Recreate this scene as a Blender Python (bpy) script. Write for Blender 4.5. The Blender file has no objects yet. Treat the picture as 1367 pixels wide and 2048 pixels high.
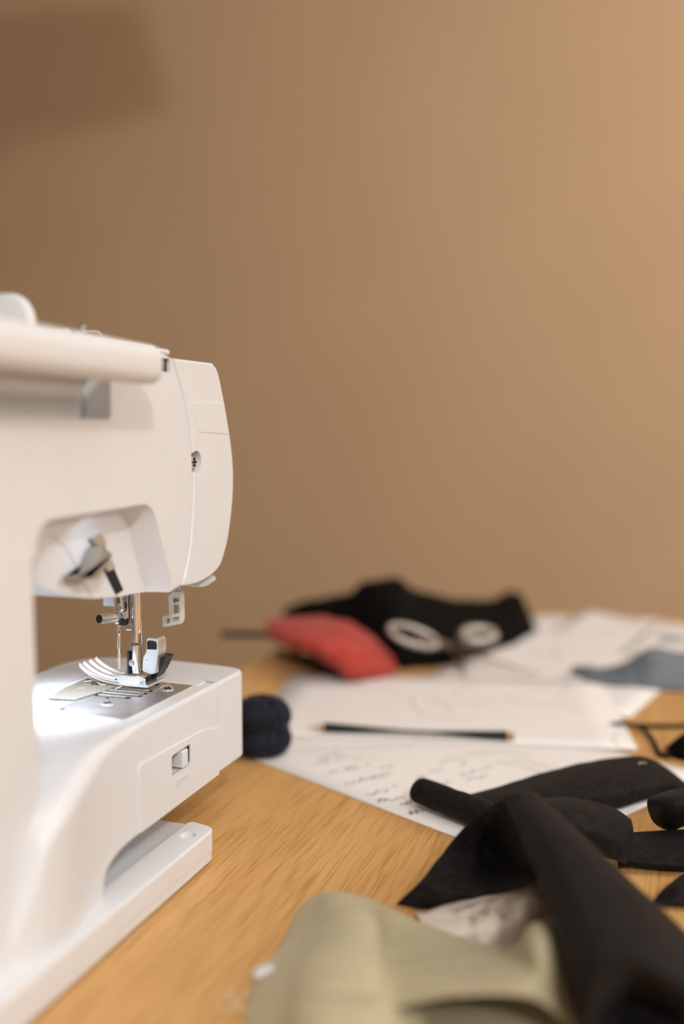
import bpy, bmesh, math, random
from mathutils import Vector, Matrix, noise
random.seed(7)
PI = math.pi
# ---------------------------------------------------------------- camera, world, light
# working frame in centimetres: v = across the table (right +), u = along the table (away +), z above table top
TABLE_Z = 75.0
F_PX, CAM_H = 1991.0, 23.0
TILT, YAW = math.atan(144 / F_PX), math.radians(18.75)
sc = bpy.context.scene
cam_d = bpy.data.cameras.new('camera')
cam = bpy.data.objects.new('camera', cam_d)
sc.collection.objects.link(cam)
cam_d.sensor_fit = 'VERTICAL'
cam_d.sensor_height = 36.0
cam_d.lens = F_PX * 36.0 / 2048
cam.location = (0, 0, (TABLE_Z + CAM_H) / 100)
cam.rotation_euler = (PI / 2 - TILT, 0, YAW)
cam_d.clip_start = 0.01
cam_d.dof.use_dof = True
cam_d.dof.focus_distance = 0.555
cam_d.dof.aperture_fstop = 2.1
sc.camera = cam

world = bpy.data.worlds.new('world')
sc.world = world
world.use_nodes = True
world.node_tree.nodes['Background'].inputs[0].default_value = (1.0, 0.80, 0.62, 1)
world.node_tree.nodes['Background'].inputs[1].default_value = 0.25

def light(name, kind, loc, power, color, size=None, target=None, size_y=None, angle=None, blend=0.5):
    d = bpy.data.lights.new(name, kind)
    d.energy = power
    d.color = color
    if kind == 'AREA':
        d.shape = 'RECTANGLE'; d.size = size; d.size_y = size_y or size
    elif kind in ('POINT', 'SPOT'):
        d.shadow_soft_size = size
    if kind == 'SPOT':
        d.spot_size = angle; d.spot_blend = blend
    o = bpy.data.objects.new(name, d)
    sc.collection.objects.link(o)
    o.location = (loc[0] / 100, loc[1] / 100, (TABLE_Z + loc[2]) / 100)
    if target:
        t = Vector((target[0] / 100, target[1] / 100, (TABLE_Z + target[2]) / 100)) - o.location
        o.rotation_euler = t.to_track_quat('-Z', 'Y').to_euler()
    return o

KEY = (90, -120, 128)
light('key_lamp', 'POINT', KEY, 74, (1.0, 0.985, 0.97), 0.07)
light('side_lamp', 'POINT', (150, 90, 85), 40, (1.0, 0.975, 0.955), 0.2)
light('ceiling_fill', 'AREA', (40, 90, 165), 6, (1.0, 0.985, 0.965), 1.4, (40, 90, 0), 1.4)  # unseen soft fill added overhead
light('sewing_light', 'SPOT', (-30.6, 44.0, 14.9), 1.05, (0.78, 0.89, 1.0), 0.006, (-31.6, 44.0, 9), angle=math.radians(112), blend=1.0)
light('scoop_fill', 'AREA', (-25.3, 39.5, 19.2), 0.002, (0.60, 0.80, 1.0), 0.012, (-25.6, 42.5, 12), 0.02)  # added unseen light, brightens the scoop with a cool tone

sc.view_settings.view_transform = 'Standard'
sc.view_settings.look = 'None'
sc.view_settings.exposure = 0.0
sc.view_settings.gamma = 1.0

# ---------------------------------------------------------------- helpers
c_, s_ = math.cos(TILT), math.sin(TILT)
cy, sy = math.cos(YAW), math.sin(YAW)
def ray(px, py):
    x = (px - 683.5) / F_PX; y = -(py - 1024) / F_PX
    D = c_ + y * s_
    return (x * cy - D * sy, x * sy + D * cy, -s_ + y * c_)
def onz(px, py, z=0.0):
    r = ray(px, py); t = (z - CAM_H) / r[2]
    return Vector((r[0] * t, r[1] * t, z))
def onv(px, py, v):
    r = ray(px, py); t = v / r[0]
    return Vector((v, r[1] * t, CAM_H + r[2] * t))
def onu(px, py, u):
    r = ray(px, py); t = u / r[1]
    return Vector((r[0] * t, u, CAM_H + r[2] * t))

def crs(pts, n, closed=False):
    """Catmull-Rom through pts -> n samples"""
    pts = [Vector(p) for p in pts]
    m = len(pts)
    if m == 1: return [pts[0].copy() for _ in range(n)]
    segs = m if closed else m - 1
    out = []
    for i in range(n):
        t = i / (n if closed else n - 1) * segs
        k = min(int(t), segs - 1); f = t - k
        if closed:
            a, b, c, d = pts[(k - 1) % m], pts[k % m], pts[(k + 1) % m], pts[(k + 2) % m]
        else:
            b, c = pts[k], pts[k + 1]
            a = pts[k - 1] if k > 0 else b * 2 - c
            d = pts[k + 2] if k + 2 < m else c * 2 - b
        out.append(0.5 * ((2 * b) + (c - a) * f + (2 * a - 5 * b + 4 * c - d) * f * f + (3 * b - a - 3 * c + d) * f ** 3))
    return out

def sharpen(bm, ang=38):
    lim = math.radians(ang)
    for f in bm.faces: f.smooth = True
    for e in bm.edges:
        if len(e.link_faces) == 2:
            e.smooth = e.calc_face_angle(0) < lim

def thing(name, label, cat, loc, group=None):
    o = bpy.data.objects.new(name, None)
    sc.collection.objects.link(o)
    o.empty_display_size = 0.05
    o.location = (loc[0] / 100, loc[1] / 100, (TABLE_Z + loc[2]) / 100)
    o['label'] = label; o['category'] = cat
    if group: o['group'] = group
    o['cm'] = [float(a) for a in loc]
    return o

ABS = {}
def mk(name, bm, mat, parent=None, loc=None, ang=38, label=None, cat=None, group=None, kind=None, recalc=True):
    """bm in cm (v,u,z above table) -> one linked mesh object"""
    if recalc: bmesh.ops.recalc_face_normals(bm, faces=bm.faces[:])
    sharpen(bm, ang)
    if parent is not None: base = Vector(ABS[parent.name])
    elif loc is not None: base = Vector(loc)
    else:
        vs = [v.co for v in bm.verts]
        lo = Vector([min(v[i] for v in vs) for i in range(3)]); hi = Vector([max(v[i] for v in vs) for i in range(3)])
        base = Vector(((lo.x + hi.x) / 2, (lo.y + hi.y) / 2, lo.z))
    for v in bm.verts: v.co = (v.co - base) / 100
    me = bpy.data.meshes.new(name)
    bm.to_mesh(me); bm.free()
    o = bpy.data.objects.new(name, me)
    sc.collection.objects.link(o)
    if mat: me.materials.append(mat)
    if parent is not None: o.parent = parent
    else: o.location = (base.x / 100, base.y / 100, (TABLE_Z + base.z) / 100)
    ABS[o.name] = base
    if parent is not None and ang < 60:
        wn_ = o.modifiers.new('normals', 'WEIGHTED_NORMAL'); wn_.keep_sharp = True
    if label: o['label'] = label
    if cat: o['category'] = cat
    if group: o['group'] = group
    if kind: o['kind'] = kind
    return o
def root(name, label, cat, loc, group=None):
    o = thing(name, label, cat, loc, group); del o['cm']
    ABS[o.name] = Vector(loc)
    return o

def box(bm, c, s, r=0.0, seg=2, rot=None):
    m = Matrix.Translation(Vector(c))
    if rot is not None: m = m @ rot.to_4x4()
    m = m @ Matrix.Diagonal((s[0], s[1], s[2], 1))
    g = bmesh.ops.create_cube(bm, size=1.0, matrix=m)
    if r > 0:
        es = list({e for v in g['verts'] for e in v.link_edges})
        bmesh.ops.bevel(bm, geom=es, offset=r, segments=seg, affect='EDGES', profile=0.5, clamp_overlap=True)
def BOX(c, s, r=0.0, seg=2, rot=None):
    bm = bmesh.new(); box(bm, c, s, r, seg, rot); return bm

def frame_from(d):
    d = Vector(d).normalized()
    a = Vector((0, 0, 1)) if abs(d.z) < 0.9 else Vector((1, 0, 0))
    x = d.cross(a).normalized(); y = x.cross(d).normalized()
    return x, y
def tube(bm, pts, r, n=10, caps=True, flat=None):
    pts = [Vector(p) for p in pts]
    rings = []
    N = len(pts)
    px = None
    for i, p in enumerate(pts):
        d = (pts[min(i + 1, N - 1)] - pts[max(i - 1, 0)])
        if d.length < 1e-9: d = Vector((0, 0, 1))
        d.normalize()
        if px is None: x, y = frame_from(d)
        else:
            x = (px - d * px.dot(d)).normalized(); y = d.cross(x)
        px = x
        rr = r[i] if isinstance(r, (list, tuple)) else r
        k = flat if flat else 1.0
        rings.append([bm.verts.new(p + x * rr * math.cos(2 * PI * j / n) + y * rr * k * math.sin(2 * PI * j / n)) for j in range(n)])
    for a, b in zip(rings, rings[1:]):
        for j in range(n):
            bm.faces.new((a[j], a[(j + 1) % n], b[(j + 1) % n], b[j]))
    if caps:
        bm.faces.new(rings[0][::-1]); bm.faces.new(rings[-1])
def TUBE(pts, r, n=10, caps=True, flat=None):
    bm = bmesh.new(); tube(bm, pts, r, n, caps, flat); return bm
def lathe(bm, base, axis, prof, n=32):
    """prof = [(dist along axis, radius)]"""
    axis = Vector(axis).normalized(); x, y = frame_from(axis); base = Vector(base)
    rings = []
    for h, r in prof:
        rings.append([bm.verts.new(base + axis * h + (x * math.cos(2 * PI * j / n) + y * math.sin(2 * PI * j / n)) * max(r, 1e-4)) for j in range(n)])
    for a, b in zip(rings, rings[1:]):
        for j in range(n):
            bm.faces.new((a[j], a[(j + 1) % n], b[(j + 1) % n], b[j]))
    bm.faces.new(rings[0][::-1]); bm.faces.new(rings[-1])
def LATHE(base, axis, prof, n=32):
    bm = bmesh.new(); lathe(bm, base, axis, prof, n); return bm

def prism(bm, pts, axis, a, b, r=0.0, seg=3, r2=None):
    """closed 2d outline extruded along axis index (0=v: pts are (u,z); 2=z: pts are (v,u); 1=u: pts are (v,z))"""
    def mkv(p, t):
        if axis == 0: return Vector((t, p[0], p[1]))
        if axis == 2: return Vector((p[0], p[1], t))
        return Vector((p[0], t, p[1]))
    A = [bm.verts.new(mkv(p, a)) for p in pts]; B = [bm.verts.new(mkv(p, b)) for p in pts]
    n = len(pts)
    fs = [bm.faces.new(A[::-1]), bm.faces.new(B)]
    for i in range(n):
        fs.append(bm.faces.new((A[i], A[(i + 1) % n], B[(i + 1) % n], B[i])))
    bmesh.ops.recalc_face_normals(bm, faces=fs)
    ea = [bm.edges.get((A[i], A[(i + 1) % n])) for i in range(n)]
    eb = [bm.edges.get((B[i], B[(i + 1) % n])) for i in range(n)]
    if r > 0: bmesh.ops.bevel(bm, geom=eb, offset=r, segments=seg, affect='EDGES', profile=0.5, clamp_overlap=False)
    ra = r if r2 is None else r2
    if ra > 0: bmesh.ops.bevel(bm, geom=ea, offset=ra, segments=seg, affect='EDGES', profile=0.5, clamp_overlap=False)
def PRISM(pts, axis, a, b, r=0.0, seg=3, r2=None):
    bm = bmesh.new(); prism(bm, pts, axis, a, b, r, seg, r2); return bm
def rounded(pts, r, n=5):
    """round the corners of a closed 2d polygon; r scalar or list"""
    out = []
    m = len(pts)
    for i in range(m):
        p = Vector(pts[i][:2]); a = Vector(pts[i - 1][:2]) - p; b = Vector(pts[(i + 1) % m][:2]) - p
        rr = r[i] if isinstance(r, (list, tuple)) else r
        if rr <= 0: out.append(tuple(p)); continue
        la, lb = a.length, b.length; a.normalize(); b.normalize()
        ang = a.angle(b)
        t = min(rr / math.tan(ang / 2), la * 0.45, lb * 0.45)
        p0, p1 = p + a * t, p + b * t
        for k in range(n + 1):
            f = k / n
            out.append(tuple(p0 * (1 - f) ** 2 + p * 2 * f * (1 - f) + p1 * f * f))
    return out

def carve(bm, cutters):
    """boolean-subtract a list of bmeshes (same cm frame) and give back the carved bmesh"""
    def tmp(b):
        bmesh.ops.recalc_face_normals(b, faces=b.faces[:])
        me = bpy.data.meshes.new('tmp'); b.to_mesh(me); b.free()
        o = bpy.data.objects.new('tmp', me); sc.collection.objects.link(o); return o
    o = tmp(bm); cs = [tmp(b) for b in cutters]
    for c in cs:
        m = o.modifiers.new('b', 'BOOLEAN'); m.operation = 'DIFFERENCE'; m.object = c; m.solver = 'EXACT'
    dg = bpy.context.evaluated_depsgraph_get(); dg.update()
    me = bpy.data.meshes.new_from_object(o.evaluated_get(dg))
    out = bmesh.new(); out.from_mesh(me)
    bpy.data.meshes.remove(me)
    for q in [o] + cs:
        d = q.data; bpy.data.objects.remove(q); bpy.data.meshes.remove(d)
    return out

def grid(bm, rows, nu, nv, wr=0.0, wf=0.6, seed=0, wrap=False, pin=False):
    """cloth surface through control rows (lists of Vectors)"""
    m = [crs(r, nv) for r in rows]
    cols = [crs([m[i][j] for i in range(len(m))], nu) for j in range(nv)]
    V = []
    for i in range(nu):
        row = []
        for j in range(nv):
            p = cols[j][i].copy()
            if wr:
                q = p * wf + Vector((seed * 7.3, seed * 3.1, seed))
                d = noise.noise_vector(q) * wr + noise.noise_vector(q * 2.7) * wr * 0.35
                p += d
                if p.z < 0.08: p.z = 0.08
            row.append(bm.verts.new(p))
        V.append(row)
    for i in range(nu - 1):
        for j in range(nv - 1):
            bm.faces.new((V[i][j], V[i][j + 1], V[i + 1][j + 1], V[i + 1][j]))
    return V
def cloth(o, thick=0.06, sub=1):
    m = o.modifiers.new('thickness', 'SOLIDIFY'); m.thickness = thick / 100; m.offset = 0
    if sub:
        s = o.modifiers.new('smooth', 'SUBSURF'); s.levels = sub; s.render_levels = sub
    return o

# ---------------------------------------------------------------- materials
def mat(name, col, rough=0.5, metal=0.0, spec=0.5, coat=0.0, trans=0.0, ior=1.45, sheen=0.0):
    m = bpy.data.materials.new(name); m.use_nodes = True
    b = m.node_tree.nodes['Principled BSDF']
    b.inputs['Base Color'].default_value = (*col, 1)
    b.inputs['Roughness'].default_value = rough
    b.inputs['Metallic'].default_value = metal
    b.inputs['Specular IOR Level'].default_value = spec
    b.inputs['Coat Weight'].default_value = coat
    b.inputs['Coat Roughness'].default_value = 0.12
    b.inputs['Transmission Weight'].default_value = trans
    b.inputs['IOR'].default_value = ior
    b.inputs['Sheen Weight'].default_value = sheen
    b.inputs['Sheen Roughness'].default_value = 0.4
    return m, m.node_tree.nodes, m.node_tree.links, b
def noisy(m, c1, c2, scale, detail=3, stretch=(1, 1, 1), bump=0.0, bscale=None, rot=(0, 0, 0), lo=0.35, hi=0.65):
    M, n, l, b = m
    tc = n.new('ShaderNodeTexCoord'); mp = n.new('ShaderNodeMapping')
    mp.inputs['Scale'].default_value = stretch; mp.inputs['Rotation'].default_value = rot
    l.new(tc.outputs['Object'], mp.inputs[0])
    t = n.new('ShaderNodeTexNoise'); t.inputs['Scale'].default_value = scale; t.inputs['Detail'].default_value = detail
    l.new(mp.outputs[0], t.inputs[0])
    r = n.new('ShaderNodeValToRGB')
    r.color_ramp.elements[0].position = lo; r.color_ramp.elements[1].position = hi
    r.color_ramp.elements[0].color = (*c1, 1); r.color_ramp.elements[1].color = (*c2, 1)
    l.new(t.outputs['Fac'], r.inputs[0]); l.new(r.outputs[0], b.inputs['Base Color'])
    if bump:
        t2 = n.new('ShaderNodeTexNoise'); t2.inputs['Scale'].default_value = bscale or scale; t2.inputs['Detail'].default_value = 2
        l.new(mp.outputs[0], t2.inputs[0])
        bp = n.new('ShaderNodeBump'); bp.inputs['Strength'].default_value = bump; bp.inputs['Distance'].default_value = 0.0006
        l.new(t2.outputs['Fac'], bp.inputs['Height']); l.new(bp.outputs[0], b.inputs['Normal'])
    return M

M = {}
M['white'] = noisy(mat('white_plastic', (0.80, 0.775, 0.76), 0.34, spec=0.45), (0.685, 0.692, 0.715), (0.70, 0.708, 0.73), 30)
M['white_soft'] = mat('white_matte_plastic', (0.69, 0.69, 0.70), 0.5, spec=0.35)[0]
M['recess_shade_grey'] = mat('recess_shade_grey', (0.55, 0.52, 0.49), 0.45)[0]  # grey stands in for the shadow in the handle recess
M['lever_grey'] = mat('lever_grey_plastic', (0.27, 0.235, 0.205), 0.4)[0]
M['bracket'] = mat('cream_plastic', (0.66, 0.62, 0.56), 0.45)[0]
M['chrome'] = mat('chrome', (0.78, 0.77, 0.76), 0.12, metal=1.0)[0]
M['foot_chrome'] = mat('satin_chrome', (0.88, 0.88, 0.88), 0.33, metal=0.85)[0]
M['steel'] = noisy(mat('brushed_steel', (0.66, 0.67, 0.69), 0.36, metal=0.95), (0.62, 0.63, 0.65), (0.76, 0.77, 0.79), 60, stretch=(1, 6, 1))
M['dark'] = mat('black_plastic', (0.008, 0.008, 0.009), 0.4)[0]
M['hole'] = mat('dark_recess', (0.006, 0.006, 0.006), 0.7)[0]
M['seam'] = mat('seam_shadow_plastic', (0.28, 0.25, 0.23), 0.6)[0]
M['clear'] = mat('smoky_clear_plastic', (0.60, 0.56, 0.50), 0.15, trans=0.75, ior=1.3)[0]
M['thread'] = mat('cream_thread', (0.78, 0.68, 0.52), 0.7)[0]
M['wall'] = noisy(mat('painted_wall', (0.47, 0.335, 0.215), 0.85, spec=0.2), (0.575, 0.390, 0.236), (0.600, 0.408, 0.248), 3, bump=0.15, bscale=260)
M['ceiling'] = mat('ceiling_paint', (0.78, 0.76, 0.73), 0.9, spec=0.2)[0]
M['side_wall'] = mat('off_white_wall_paint', (0.46, 0.44, 0.41), 0.85, spec=0.2)[0]
M['floor'] = noisy(mat('floor_boards', (0.3, 0.2, 0.12), 0.5), (0.26, 0.17, 0.10), (0.36, 0.24, 0.14), 6, stretch=(8, 1, 1))
M['paper'] = noisy(mat('white_paper', (0.80, 0.77, 0.75), 0.75, spec=0.25), (0.79, 0.755, 0.735), (0.81, 0.78, 0.76), 14)
M['ink'] = mat('grey_pencil_line', (0.30, 0.28, 0.27), 0.7)[0]
M['ink_dark'] = mat('dark_ink', (0.07, 0.065, 0.065), 0.7)[0]
M['black_cloth'] = noisy(mat('black_fabric', (0.012, 0.011, 0.011), 0.66, spec=0.10, sheen=0.02), (0.007, 0.006, 0.006), (0.0145, 0.0125, 0.0125), 260, bump=0.8, bscale=650)
M['heap_cloth'] = noisy(mat('deep_black_fabric', (0.004, 0.004, 0.004), 0.8, spec=0.08), (0.0028, 0.0027, 0.0027), (0.0055, 0.005, 0.005), 90, bump=0.6, bscale=300)
M['red_cloth'] = noisy(mat('red_fabric', (0.42, 0.055, 0.05), 0.8, spec=0.2, sheen=0.1), (0.40, 0.048, 0.036), (0.47, 0.066, 0.050), 60, bump=0.3, bscale=900)
M['green_cloth'] = noisy(mat('olive_fabric', (0.36, 0.32, 0.18), 0.85, spec=0.15, sheen=0.08), (0.42, 0.37, 0.24), (0.46, 0.405, 0.265), 40, bump=0.3, bscale=1200)
M['denim'] = noisy(mat('blue_grey_fabric', (0.14, 0.155, 0.19), 0.85, spec=0.15), (0.125, 0.142, 0.168), (0.185, 0.205, 0.235), 35, bump=0.3, bscale=900)
M['lace'] = noisy(mat('pale_patterned_fabric', (0.6, 0.52, 0.45), 0.85, spec=0.15), (0.34, 0.28, 0.235), (0.66, 0.575, 0.50), 95, detail=4, bump=0.3, bscale=700, lo=0.36, hi=0.5)
M['lining'] = mat('pale_lining_fabric', (0.62, 0.60, 0.62), 0.85)[0]
M['yarn'] = noisy(mat('navy_yarn', (0.016, 0.018, 0.034), 0.75, spec=0.3, sheen=0.06), (0.004, 0.005, 0.010), (0.014, 0.016, 0.030), 120)
M['fuzz'] = mat('highlight_toned_fuzz', (0.16, 0.13, 0.12), 0.8)[0]  # fuzz colour carries the brownish highlights of the navy yarn
M['pencil'] = mat('dark_green_lacquer', (0.008, 0.026, 0.018), 0.3)[0]
M['wood_tip'] = mat('bare_pencil_wood', (0.62, 0.40, 0.20), 0.6)[0]
M['brass'] = mat('gold_band', (0.62, 0.43, 0.13), 0.35, metal=0.6)[0]
M['scissor_steel'] = mat('wall_toned_steel', (0.36, 0.32, 0.28), 0.38, metal=1.0)[0]  # the brown wall's reflection is put into this darker base colour
M['handle_steel'] = mat('scissor_handle_steel', (0.40, 0.36, 0.32), 0.42, metal=1.0)[0]
M['graphite'] = mat('graphite', (0.05, 0.05, 0.05), 0.4)[0]
M['grey_pen'] = mat('grey_pen_barrel', (0.30, 0.29, 0.28), 0.4)[0]
M['lamp_metal'] = mat('black_lamp_metal', (0.03, 0.028, 0.026), 0.45, metal=0.5)[0]
M['shade'] = mat('brown_lamp_shade', (0.16, 0.10, 0.06), 0.8)[0]

def wood():
    m, n, l, b = mat('oak_veneer', (0.6, 0.36, 0.15), 0.42, spec=0.4)
    tc = n.new('ShaderNodeTexCoord')
    mp = n.new('ShaderNodeMapping'); mp.inputs['Scale'].default_value = (26, 1.1, 1)
    l.new(tc.outputs['Object'], mp.inputs[0])
    t = n.new('ShaderNodeTexNoise'); t.inputs['Scale'].default_value = 1.0; t.inputs['Detail'].default_value = 4; t.inputs['Distortion'].default_value = 0.4
    l.new(mp.outputs[0], t.inputs[0])
    mp2 = n.new('ShaderNodeMapping'); mp2.inputs['Scale'].default_value = (1000, 26, 1)
    l.new(tc.outputs['Object'], mp2.inputs[0])
    t2 = n.new('ShaderNodeTexNoise'); t2.inputs['Scale'].default_value = 1.0; t2.inputs['Detail'].default_value = 3
    l.new(mp2.outputs[0], t2.inputs[0])
    r = n.new('ShaderNodeValToRGB')
    e = r.color_ramp.elements
    e[0].position = 0.30; e[0].color = (0.61, 0.335, 0.118, 1)
    e[1].position = 0.70; e[1].color = (0.74, 0.435, 0.168, 1)
    l.new(t.outputs['Fac'], r.inputs[0])
    r2 = n.new('ShaderNodeValToRGB')
    e = r2.color_ramp.elements
    e[0].position = 0.34; e[0].color = (0.66, 0.58, 0.50, 1)
    e[1].position = 0.52; e[1].color = (1, 1, 1, 1)
    l.new(t2.outputs['Fac'], r2.inputs[0])
    mx = n.new('ShaderNodeMixRGB'); mx.blend_type = 'MULTIPLY'; mx.inputs[0].default_value = 0.8
    l.new(r.outputs[0], mx.inputs[1]); l.new(r2.outputs[0], mx.inputs[2])
    # broad staves
    sp = n.new('ShaderNodeSeparateXYZ'); l.new(tc.outputs['Object'], sp.inputs[0])
    dv = n.new('ShaderNodeMath'); dv.operation = 'DIVIDE'; dv.inputs[1].default_value = 0.095; l.new(sp.outputs[0], dv.inputs[0])
    fl = n.new('ShaderNodeMath'); fl.operation = 'FLOOR'; l.new(dv.outputs[0], fl.inputs[0])
    wn = n.new('ShaderNodeTexWhiteNoise'); wn.noise_dimensions = '1D'; l.new(fl.outputs[0], wn.inputs['W'])
    mr = n.new('ShaderNodeMapRange'); mr.inputs['To Min'].default_value = 0.88; mr.inputs['To Max'].default_value = 1.06
    l.new(wn.outputs[0], mr.inputs[0])
    mx2 = n.new('ShaderNodeMixRGB'); mx2.blend_type = 'MULTIPLY'; mx2.inputs[0].default_value = 1
    l.new(mx.outputs[0], mx2.inputs[1]); l.new(mr.outputs[0], mx2.inputs[2])
    l.new(mx2.outputs[0], b.inputs['Base Color'])
    bp = n.new('ShaderNodeBump'); bp.inputs['Strength'].default_value = 0.25; bp.inputs['Distance'].default_value = 0.0004
    l.new(t2.outputs['Fac'], bp.inputs['Height']); l.new(bp.outputs[0], b.inputs['Normal'])
    return m
M['wood'] = wood()

# ---------------------------------------------------------------- room
def struct(name, bm, m): return mk(name, bm, m, kind='structure')
WX0, WX1, WY0, WY1, FZ, CZ = -230, 260, -190, 212, -75, 175
struct('floor', BOX(((WX0 + WX1) / 2, (WY0 + WY1) / 2, FZ - 5), (WX1 - WX0 + 20, WY1 - WY0 + 20, 10)), M['floor'])
struct('ceiling', BOX(((WX0 + WX1) / 2, (WY0 + WY1) / 2, CZ + 5), (WX1 - WX0 + 20, WY1 - WY0 + 20, 10)), M['ceiling'])
struct('wall_back', BOX(((WX0 + WX1) / 2, WY1 + 5, 50), (WX1 - WX0 + 20, 10, CZ - FZ)), M['wall'])
struct('wall_left', BOX((WX0 - 5, (WY0 + WY1) / 2, 50), (10, WY1 - WY0, CZ - FZ)), M['side_wall'])
struct('wall_right', BOX((WX1 + 5, (WY0 + WY1) / 2, 50), (10, WY1 - WY0, CZ - FZ)), M['side_wall'])
struct('wall_front', BOX(((WX0 + WX1) / 2, WY0 - 5, 50), (WX1 - WX0 + 20, 10, CZ - FZ)), M['side_wall'])
struct('baseboard_back', BOX(((WX0 + WX1) / 2, WY1 - 0.8, FZ + 5), (WX1 - WX0, 1.6, 10), 0.3), M['ceiling'])

# table
TV0, TV1, TU0, TU1 = -41.7, 50.0, -28.0, 134.6
tbl = root('work_table', 'oak-topped work table the sewing machine and papers stand on', 'table', ((TV0 + TV1) / 2, (TU0 + TU1) / 2, -75))
mk('tabletop', BOX(((TV0 + TV1) / 2, (TU0 + TU1) / 2, -1.25), (TV1 - TV0, TU1 - TU0, 2.5), 0.25, 3), M['wood'], tbl)
for a, b in ((TV0 + 5, TU0 + 5), (TV1 - 5, TU0 + 5), (TV0 + 5, TU1 - 5), (TV1 - 5, TU1 - 5)):
    mk('leg', BOX((a, b, -38.7), (6, 6, 72.6), 0.4), M['wood'], tbl)
mk('apron', BOX(((TV0 + TV1) / 2, (TU0 + TU1) / 2, -6), (TV1 - TV0 - 9, TU1 - TU0 - 9, 7)), M['wood'], tbl)

# lamp out of frame to the upper left: only its shadow shows on the wall
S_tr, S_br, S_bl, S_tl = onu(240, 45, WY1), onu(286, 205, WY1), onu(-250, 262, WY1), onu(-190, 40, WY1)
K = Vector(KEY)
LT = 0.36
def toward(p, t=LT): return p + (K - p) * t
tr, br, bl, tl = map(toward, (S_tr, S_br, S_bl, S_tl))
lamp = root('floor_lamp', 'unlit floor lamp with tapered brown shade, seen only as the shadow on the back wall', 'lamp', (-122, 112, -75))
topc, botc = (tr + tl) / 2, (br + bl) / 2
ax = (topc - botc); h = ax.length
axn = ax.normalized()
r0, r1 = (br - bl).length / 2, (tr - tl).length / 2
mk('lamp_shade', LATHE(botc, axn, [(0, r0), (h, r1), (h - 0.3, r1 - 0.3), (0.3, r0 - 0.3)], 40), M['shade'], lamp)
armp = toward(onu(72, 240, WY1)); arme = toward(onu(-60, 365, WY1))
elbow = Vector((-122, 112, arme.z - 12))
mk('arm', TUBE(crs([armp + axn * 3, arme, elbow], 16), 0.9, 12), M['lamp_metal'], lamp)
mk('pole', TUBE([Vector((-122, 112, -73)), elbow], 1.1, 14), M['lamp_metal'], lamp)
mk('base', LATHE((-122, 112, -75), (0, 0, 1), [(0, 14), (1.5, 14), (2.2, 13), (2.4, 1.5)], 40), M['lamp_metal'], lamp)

# ---------------------------------------------------------------- sewing machine
VB = -25.0
sm = root('sewing_machine', 'white sewing machine seen from its back left, work light glowing over the needle', 'sewing machine', (-30, 36, 0))
W = M['white']
# seam between body and end cover, in (u, z)
seam = [tuple(onv(x, y, VB)[1:]) for x, y in ((346, 716), (356, 748), (370, 800), (380, 860), (385, 905), (387, 960), (386, 1020), (381, 1085), (374, 1130), (365, 1172))]
endp = [tuple(onv(x, y, VB)[1:]) for x, y in ((426, 726), (436, 742), (447, 792), (460, 868), (467, 935), (466, 1000), (458, 1070), (448, 1112), (440, 1133), (425, 1150), (400, 1165), (380, 1171))]
under = [(46.1, 15.05), (43.5, 15.15), (40.95, 15.42), (38.8, 15.9), (37.7, 16.3), (36.6, 16.8), (35.4, 17.3), (34.4, 18.0)]
seam_s = [tuple(p)[:2] for p in crs([(a, b, 0) for a, b in seam], 22)]
body_out = [(13.5, 0.5), (34.6, 0.5), (34.55, 5.0), (34.5, 9.0)] + under[::-1] + seam_s[::-1] + [(45.0, 27.5), (13.5, 27.6)]
body_out = [p for i, p in enumerate(body_out) if i == 0 or (Vector(p) - Vector(body_out[i - 1])).length > 0.02]
under_fix = [p for p in body_out]
body = PRISM(body_out, 0, -34.0, VB, r=0.22, seg=3)
pocket = rounded([(34.5, 12.0), (34.5, 19.55), (44.0, 19.75), (45.9, 15.6), (46.1, 12.0)], [0, 1.5, 1.5, 0, 0], 8)
pk = bmesh.new()
# pocket widens toward the back face like a scoop
ctr = Vector((40.0, 16.0))
rings = []
for v, k in ((-24.4, 1.06), (-25.0, 1.02), (-25.3, 1.0), (-25.9, 0.985), (-26.35, 0.95), (-26.5, 0.88)):
    ring = []
    for p in pocket:
        q = Vector(p)
        uu = ctr.x + (q.x - ctr.x) * k if q.x > ctr.x else q.x
        zz = q.y if q.y < 13 else 12 + (q.y - 12) * (1 + (k - 1) * 0.8)
        ring.append(pk.verts.new((v, uu, zz)))
    rings.append(ring)
for a, b in zip(rings, rings[1:]):
    for j in range(len(a)):
        pk.faces.new((a[j], a[(j + 1) % len(a)], b[(j + 1) % len(a)], b[j]))
pk.faces.new(rings[0]); pk.faces.new(rings[-1][::-1])
# hand recess behind the carrying handle
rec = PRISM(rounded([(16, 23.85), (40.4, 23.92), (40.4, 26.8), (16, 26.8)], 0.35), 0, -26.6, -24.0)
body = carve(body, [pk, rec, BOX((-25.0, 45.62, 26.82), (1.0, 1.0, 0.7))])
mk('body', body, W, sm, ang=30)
mk('handle_recess', BOX((-26.5, 28.4, 25.3), (0.2, 24.0, 2.7)), M['recess_shade_grey'], sm, label='recess behind the carrying handle, its shade put in as grey')
mk('thread_slot', BOX((-25.35, 45.62, 26.82), (0.3, 0.98, 0.68)), M['hole'], sm, label='black slot at the head top')
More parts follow.
